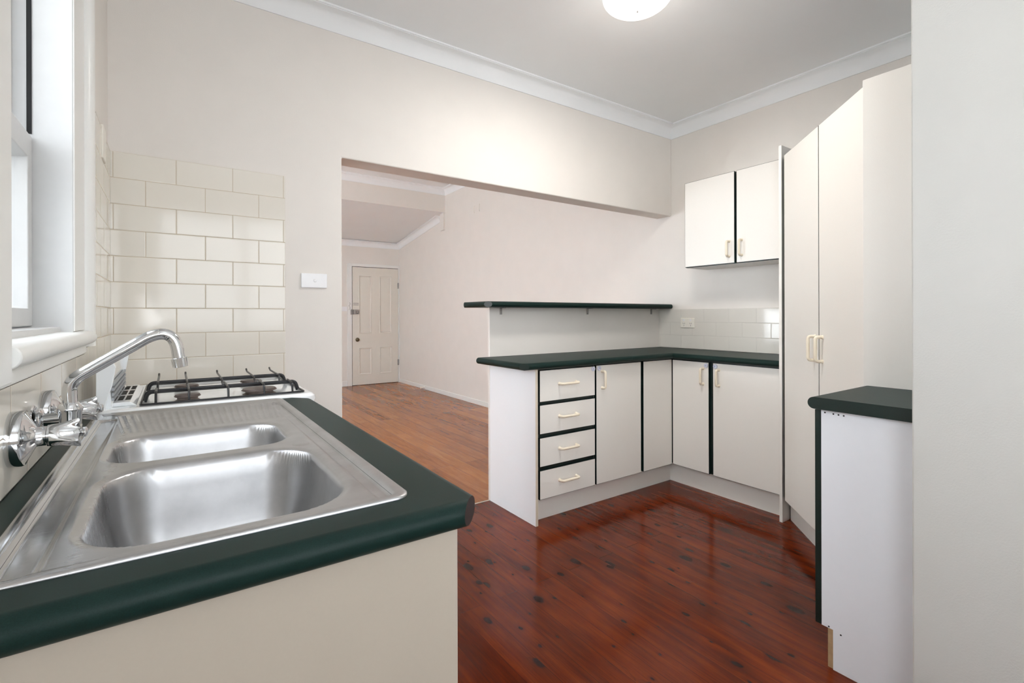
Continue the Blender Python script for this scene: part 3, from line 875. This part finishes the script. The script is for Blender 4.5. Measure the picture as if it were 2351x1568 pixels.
# L worktop
bm = bmesh.new(); r_ = .019
CYF, CXF, CXL = -.378, 2.998, 1.742
poly = [(CXL+.0385, CYF), (CXF, CYF), (CXF, -1.0815), (XR-.0085, -1.0815), (XR-.0085, YBK+.001), (CXL, YBK+.001), (CXL, CYF+.0385)]
worktop(bm, poly, [1, 1, 0, 0, 0, 1, 0], .862, .900, {6: 2})
top_normals(obj('worktop', bm, [GREEN, BROWN, EDGE], label='dark green L-shaped worktop on the peninsula and under the wall cabinet', cat='worktop'))
# half-height wall behind and its shelf
S('wall_nib', [WALL], (1.841, XR-.0005, .117, .135, 0, 1.2085), label='half-height white screen wall behind the peninsula')
sh = thing('breakfast_bar', (2.6, .12, 1.21), 'narrow dark green raised bar shelf on top of the half-height screen', 'shelf')
bm = bmesh.new()
y0, y1 = -.020, .30; x0, x1 = 1.738, XR-.012
poly = [(x0+.0355, y0), (x1, y0), (x1, y0+.13), (x1-.01, y0+.15), (x1-.01, y1), (x0+.0355, y1), (x0, y1-.0355), (x0, y0+.0355)]
worktop(bm, poly, [1, 0, 0, 0, 1, 0, 1, 0], 1.2095, 1.2445, {7: 1, 1: 0})
top_normals(obj('board', bm, [GREEN, simple('clip_end', srgb(70, 74, 74), .4)], sh))
for x in (1.925, 2.676, 3.375):
    bm = bmesh.new(); box(bm, x-.008, x+.008, .1125, .1158, 1.165, 1.2085); box(bm, x-.008, x+.008, .07, .1125, 1.2055, 1.2085)
    lathe(bm, (x, .1125, 1.176), (0, -1, 0), [(0, .004), (.002, .003), (.002, 0)], 10)
    obj('bracket', bm, OLDCH, sh)

# ------------------------------------------------------------------ wall cabinet
t = thing('wall_cabinet', (3.34, -.7, 1.493), 'white two-door wall cabinet with dark green edging, above the tiled corner', 'cabinet')
WX = 3.202
bm = bmesh.new()
box(bm, WX+DT+.001, XR, -1.081, -.323, 1.493, 2.090, 0, front=('x', -1, 1)); obj('body', bm, [LAM, EDGE], t)
for (ya, yb, hy) in ((-.699, -.326, -.662), (-1.078, -.713, -.748)):
    d = front_x('door', t, ya, yb, 1.497, 2.092, WX)
    d_handle(d, (WX, hy, 1.542), (WX, hy, 1.640), (-1, 0, 0))

# ------------------------------------------------------------------ pantry
t = thing('pantry_cabinet', (2.9, -1.6, 0), 'tall off-white corner pantry with two diagonal doors', 'cabinet')
B('side_panel', [LAM], (2.998, XR-.001, -1.1, -1.0835, 0, 2.104), t, bevel=.001)
CC = 4.105
def on_diag(s, off=0.):   # s metres along the doors from the panel end; off outward
    k = 1/math.sqrt(2)
    x0_, y0_ = CC-1.118, -1.118
    return Vector((x0_-s*k-off*k, y0_-s*k+off*k, 0))
LEN = (2.987-2.400)*math.sqrt(2)+.002
SPLIT = (2.987-2.6795)*math.sqrt(2)
bm = bmesh.new()
a = on_diag(-.004, -.018); b = on_diag(LEN, -.018)
prism(bm, [(a.x, a.y), (b.x, b.y), (2.4185, -2.10), (XR-.001, -2.10), (XR-.001, -1.101), (a.x+.02, -1.101)], .136, 2.030)
obj('body', bm, [DARK], t)
k1 = on_diag(-.07, -.055); k2 = on_diag(LEN+.05, -.055); k3 = on_diag(LEN+.05, -.070); k4 = on_diag(-.055, -.070)
bm = bmesh.new(); prism(bm, [(k1.x, k1.y), (k2.x, k2.y), (k3.x, k3.y), (k4.x, k4.y)], 0, .135)
obj('kickboard', bm, LAM, t)
B('side_panel', [LAM], (2.400, 2.418, -2.105, -1.7035, .80, 2.064), t, bevel=.001)
for (s0, s1, hs) in ((0.002, SPLIT-.002, SPLIT-.040), (SPLIT+.003, LEN-.002, SPLIT+.040)):
    bm = bmesh.new()
    for (e, o0, o1, mi) in ((0, -.016, -.0015, 0), (.002, -.0017, 0, 1)):
        p = [on_diag(s0+e, o0), on_diag(s1-e, o0), on_diag(s1-e, o1), on_diag(s0+e, o1)]
        prism(bm, [(q.x, q.y) for q in p], .132+e, 2.040-e, mi)
    d = obj('door', bm, FM, t)
    h = on_diag(hs)
    d_handle(d, (h.x, h.y, .944), (h.x, h.y, 1.056), (-1/math.sqrt(2), 1/math.sqrt(2), 0))

# ------------------------------------------------------------------ right-hand bench
t = thing('base_cabinet', (2.19, -2.05, 0), 'white base cabinet with a broad white side panel, at the right beside the near wall', 'cabinet')
bm = bmesh.new()
prism(bm, [(-1.733, .130), (-1.733, .846), (-2.33, .846), (-2.33, 0), (-1.767, 0), (-1.767, .130)], 1.975, 1.992, axis='x')
obj('side_panel', bm, [simple('laminate_daylit', srgb(236, 239, 244), .4, noise=.004)], t, bevel=.0008)  # cool window daylight put into the white laminate colour
B('door', EDGE, (1.977, 2.385, -1.732, -1.713, .130, .842), t, bevel=.001)
B('kickboard', RAW, (1.980, 2.385, -1.766, -1.750, 0, .128), t)
B('body', LAM, (1.993, 2.385, -2.325, -1.768, .005, .842), t)
for y_, z_ in ((-1.745, .836), (-1.77, .835), (-1.785, .8345), (-1.80, .834), (-1.755, .135), (-1.79, .125)):
    bm = bmesh.new(); lathe(bm, (1.975, y_, z_), (-1, 0, 0), [(0, .0028), (.0004, .0028)], 8)
    obj('screw_hole', bm, DARK, t)
bm = bmesh.new()
poly = [(1.955, -2.34), (2.399, -2.34), (2.399, -1.700), (1.955, -1.700)]
worktop(bm, poly, [0, 0, 1, 0], .847, .886, {3: 1})
top_normals(obj('worktop', bm, [GREEN, EDGE], label='short dark green worktop at the right, against the near wall', cat='worktop'))

# ------------------------------------------------------------------ power outlet on right tiles
t = thing('power_outlet', (XR-.008, -.156, 1.06), 'cream double power outlet on the pale tiles', 'power outlet')
px = XR-.008
B('plate', CREAMW, (px-.009, px, -.2175, -.0965, 1.061, 1.136), t, bevel=.003)
for yy in (-.127, -.187):
    bm = bmesh.new(); box(bm, px-.0125, px-.009, yy-.006, yy+.006, 1.112, 1.127); obj('rocker', bm, WPLA, t, bevel=.001)
    bm = bmesh.new()
    for (dy, z, an) in ((-.007, 1.094, .5), (.007, 1.094, -.5), (0, 1.078, 0)):
        c, s_ = math.cos(an), math.sin(an); hw, hh = .0012, .005
        vs = [bm.verts.new((px-.0093, yy+dy+a*c-b*s_, z+a*s_+b*c)) for a, b in ((-hw, -hh), (hw, -hh), (hw, hh), (-hw, hh))]
        v2 = [bm.verts.new((px-.0088, v.co.y, v.co.z)) for v in vs]
        bm.faces.new(vs); bm.faces.new(v2)
        for i in range(4): bm.faces.new((vs[i], vs[(i+1) % 4], v2[(i+1) % 4], v2[i]))
    obj('socket', bm, simple('socket_blue', srgb(70, 84, 104), .5), t)

# ------------------------------------------------------------------ ceiling light
LX, LY = 1.985, -.950
t = thing('ceiling_light', (LX, LY, 2.53), 'round white glass ceiling light, glowing', 'ceiling light')
bm = bmesh.new()
prof = [(0, 0)]
for k in range(1, 13):
    a = k/12*PI/2; prof.append((.075*(1-math.cos(a)), .160*math.sin(a)))
prof.append((.078, .156))
lathe(bm, (LX, LY, 2.571), (0, 0, 1), prof, 48); obj('lamp_shade', bm, LAMPG, t, smooth=True)
bm = bmesh.new(); lathe(bm, (LX, LY, 2.641), (0, 0, 1), [(0, .10), (0.0085, .10)], 32); obj('base', bm, WPLA, t)
bm = bmesh.new(); lathe(bm, (LX, LY, 2.564), (0, 0, 1), [(0, 0), (.001, .004), (.004, .0045), (.008, .003)], 12); obj('finial', bm, OLDCH, t, smooth=True)

# ------------------------------------------------------------------ old door in the far room
dr = bpy.data.objects.new('door_1', None); link(dr, None, (3.05, YF, 0)); dr['kind'] = 'structure'
dr['label'] = 'old white four-panel door at the far end'
DX0, DX1, DZ = 2.660, 3.452, 1.972
bm = bmesh.new()
box(bm, 2.580, 2.652, YF-.022, YF, 0, 2.03); box(bm, 2.652, 3.456, YF-.022, YF, DZ+.008, 2.03); box(bm, 3.456, XR-.001, YF-.022, YF, 0, 2.03)
obj('door_frame', bm, TRIM, dr, bevel=.003)
B('door_shadow_gap', DARK, (2.652, 3.456, YF-.004, YF-.001, 0, DZ+.008), dr)
yF = YF-.018
panels = [(2.765, 2.985, .862, 1.836), (3.118, 3.338, .862, 1.836), (2.770, 2.985, .172, .629), (3.120, 3.338, .172, .629)]
bm = bmesh.new()
xs_ = sorted({DX0, DX1, 2.765, 2.985, 3.118, 3.338}); zs_ = [.008, .172, .629, .862, 1.836, DZ]
cells = {(1, 3), (3, 3), (1, 1), (3, 1)}
for i in range(5):
    for j in range(5):
        if (i, j) in cells: continue
        box(bm, xs_[i], xs_[i+1], yF, YF-.0045, zs_[j], zs_[j+1])
for (i, j) in cells:
    xa, xb, za, zb_ = xs_[i], xs_[i+1], zs_[j], zs_[j+1]
    L = []
    for (e, yy) in ((0, yF), (.006, yF-.004), (.016, yF-.001), (.024, yF+.008), (.03, yF+.009)):
        L.append([bm.verts.new((x, yy, z)) for x, z in ((xa+e, za+e), (xb-e, za+e), (xb-e, zb_-e), (xa+e, zb_-e))])
    for a, b in zip(L, L[1:]):
        for k in range(4): quad(bm, (a[k], a[(k+1) % 4], b[(k+1) % 4], b[k]))
    bm.faces.new(L[-1])
bmesh.ops.remove_doubles(bm, verts=bm.verts[:], dist=.0002)
leaf = obj('door_leaf', bm, PLASTER, dr)
bm = bmesh.new(); lathe(bm, (2.742, yF, .762), (0, -1, 0), [(0, .034), (.004, .034), (.006, .028), (.008, .020), (.03, .012), (.036, .018), (.046, .020), (.052, .012), (.053, 0)], 28)
obj('door_knob', bm, BRASS, leaf, smooth=True, label='dull brass knob')
bm = bmesh.new(); box(bm, 2.668, 2.765, yF-.03, yF, 1.185, 1.262); lathe(bm, (2.728, yF-.03, 1.222), (0, -1, 0), [(0, .022), (.006, .02), (.014, .012), (.014, 0)], 20)
obj('rim_lock', bm, OLDCH, leaf, bevel=.002, label='old metal rim lock')
B('lock_keeper', OLDCH, (2.630, 2.660, YF-.045, YF-.022, 1.18, 1.265), dr)
bm = bmesh.new(); box(bm, 2.672, 2.765, yF-.004, yF, 1.362, 1.372); box(bm, 2.672, 2.765, yF-.004, yF, 1.336, 1.346)
obj('chain_plate', bm, OLDCH, leaf)
bm = bmesh.new()
for k in range(9):
    z = 1.375-.014*k; lathe(bm, (2.612+.010*math.sin(k*1.3), YF-.028, z), (0, 1 if k % 2 else .2, .3), [(-.002, .0045), (.002, .0045)], 8)
obj('door_chain', bm, OLDCH, dr, label='short dark security chain')
for z in (1.63, .30):
    bm = bmesh.new(); lathe(bm, (3.454, YF-.030, z), (0, 0, 1), [(0, .008), (.10, .008)], 12); box(bm, 3.44, 3.452, YF-.030, YF-.018, z, z+.10)
    obj('hinge', bm, OLDCH, dr)
t = thing('light_switch', (2.545, YF, 1.2), 'white light switch partly hidden by the opening, left of the old door', 'light switch')
B('plate', WPLA, (2.485, 2.575, YF-.010, YF, 1.235, 1.31), t, bevel=.002)
B('rocker', WPLA, (2.553, 2.563, YF-.0135, YF-.010, 1.262, 1.284), t)
B('rocker', WPLA, (2.535, 2.545, YF-.0135, YF-.010, 1.262, 1.284), t)
bm = bmesh.new(); lathe(bm, (XR-.015, 4.62, .035), (-1, 0, 0), [(0, .016), (.05, .014), (.052, .019), (.068, .019), (.07, 0)], 16)
obj('door_stop', bm, CREAMW, smooth=True, label='small white door stop on the long baseboard', cat='door stop')
for y_, s_ in ((3.082, 'left'), (2.949, 'right')):
    bm = bmesh.new(); tube(bm, rounded([(XR, y_, 2.60), (XR-.012, y_, 2.60), (XR-.016, y_, 2.52), (XR-.004, y_, 2.505)], .008, 3), .003, 8)
    obj('picture_hook', bm, CREAMW, smooth=True, label='small pale hook high on the long wall, %s of the two' % s_, cat='hook', group='picture hooks on the long wall')

# ------------------------------------------------------------------ outside ground
S('ground', simple('outside_ground', srgb(190, 186, 176), .9), (-14, 12, -14, 16, -.45, -.30), label='pale ground outside')

# ------------------------------------------------------------------ light

def area(name, loc, target, sx, sy, power, col, spread=180):
    L = bpy.data.lights.new(name, 'AREA'); L.shape = 'RECTANGLE'; L.size = sx; L.size_y = sy
    L.energy = power; L.color = col; L.spread = math.radians(spread)
    o = bpy.data.objects.new(name, L); COL.objects.link(o); o.location = loc
    o.rotation_euler = (Vector(target)-Vector(loc)).to_track_quat('-Z', 'Y').to_euler()
    return o
P_SINK, P_SECOND, P_REAR, P_RIGHT, P_FAR, P_BULB, P_DOWN, P_WORLD, P_BOWL = 56, 27, 15, 13, 96, 1.8, 14, 2.6, 1.0
w = bpy.data.worlds.new('sky'); scn.world = w; w.use_nodes = True
bgn = w.node_tree.nodes['Background']; bgn.inputs[0].default_value = (.86, .93, 1, 1); bgn.inputs[1].default_value = P_WORLD

LAMPG.node_tree.nodes['Principled BSDF'].inputs['Emission Strength'].default_value = P_BOWL
area('daylight_sink_window', (-1.05, -1.20, 2.05), (1.5, -1.2, 1.05), 1.6, 2.0, P_SINK, (.90, .95, 1))
area('fill_second_window', (-.34, -3.12, 1.55), (1.5, -1.7, 3.3), .72, 1.2, P_SECOND, (.93, .96, 1))  # fill lamp added at the unseen left-wall window, tilted up to the ceiling
area('fill_rear_window', (.88, YK-.2, 1.6), (.9, 0, 1.7), 1.6, 1.3, P_REAR, (.95, .97, 1))  # fill lamp added outside the unseen rear window
area('fill_right_window', (2.69, YK-.2, 1.6), (2.2, 0, 2.3), 1.3, 1.3, P_RIGHT, (.97, .98, 1))  # added fill for drawer fronts and ceiling, from an unseen window
area('fill_far_window', (XFL-.25, 2.05, 1.3), (2, 2.3, 1.9), 2.2, 1.4, P_FAR, (.87, .94, 1))  # lamp added outside the unseen far-room window
L = bpy.data.lights.new('ceiling_bulb', 'POINT'); L.energy = P_BULB; L.color = (1, .95, .88); L.shadow_soft_size = .15
o = bpy.data.objects.new('ceiling_bulb', L); COL.objects.link(o); o.location = (LX, LY, 2.42)
L = bpy.data.lights.new('ceiling_light_downward', 'AREA'); L.shape = 'DISK'; L.size = .30; L.energy = P_DOWN; L.color = (1, .96, .9)
o = bpy.data.objects.new('ceiling_light_downward', L); COL.objects.link(o); o.location = (LX, LY, 2.55)

# ------------------------------------------------------------------ camera
cam = bpy.data.cameras.new('camera'); co = bpy.data.objects.new('camera', cam); COL.objects.link(co)
f, cx, cy, yaw, roll = 1124.709, 1175.5, 724.175, math.radians(34.787), math.radians(-.15)
cam.sensor_width = 36; cam.sensor_fit = 'HORIZONTAL'; cam.lens = f/2351*36
cam.shift_x = (1175.5-cx)/2351; cam.shift_y = -(784-cy)/2351
cam.clip_start = .02
co.location = (.205, -2.484, 1.159)
F = Vector((math.sin(yaw), math.cos(yaw), 0)); R0 = Vector((math.cos(yaw), -math.sin(yaw), 0)); U0 = Vector((0, 0, 1))
Rv = R0*math.cos(roll)+U0*math.sin(roll); Uv = -R0*math.sin(roll)+U0*math.cos(roll)
M = Matrix((Rv, Uv, -F)).transposed()
co.rotation_euler = M.to_euler()
scn.camera = co

scn.view_settings.view_transform = 'Standard'; scn.view_settings.look = 'None'
scn.view_settings.exposure = .14; scn.view_settings.gamma = 1; scn.view_settings.use_curve_mapping = False
scn.cycles.use_denoising = True
scn.cycles.max_bounces = 10; scn.cycles.diffuse_bounces = 6
scn.cycles.use_adaptive_sampling = True; scn.cycles.adaptive_threshold = .015
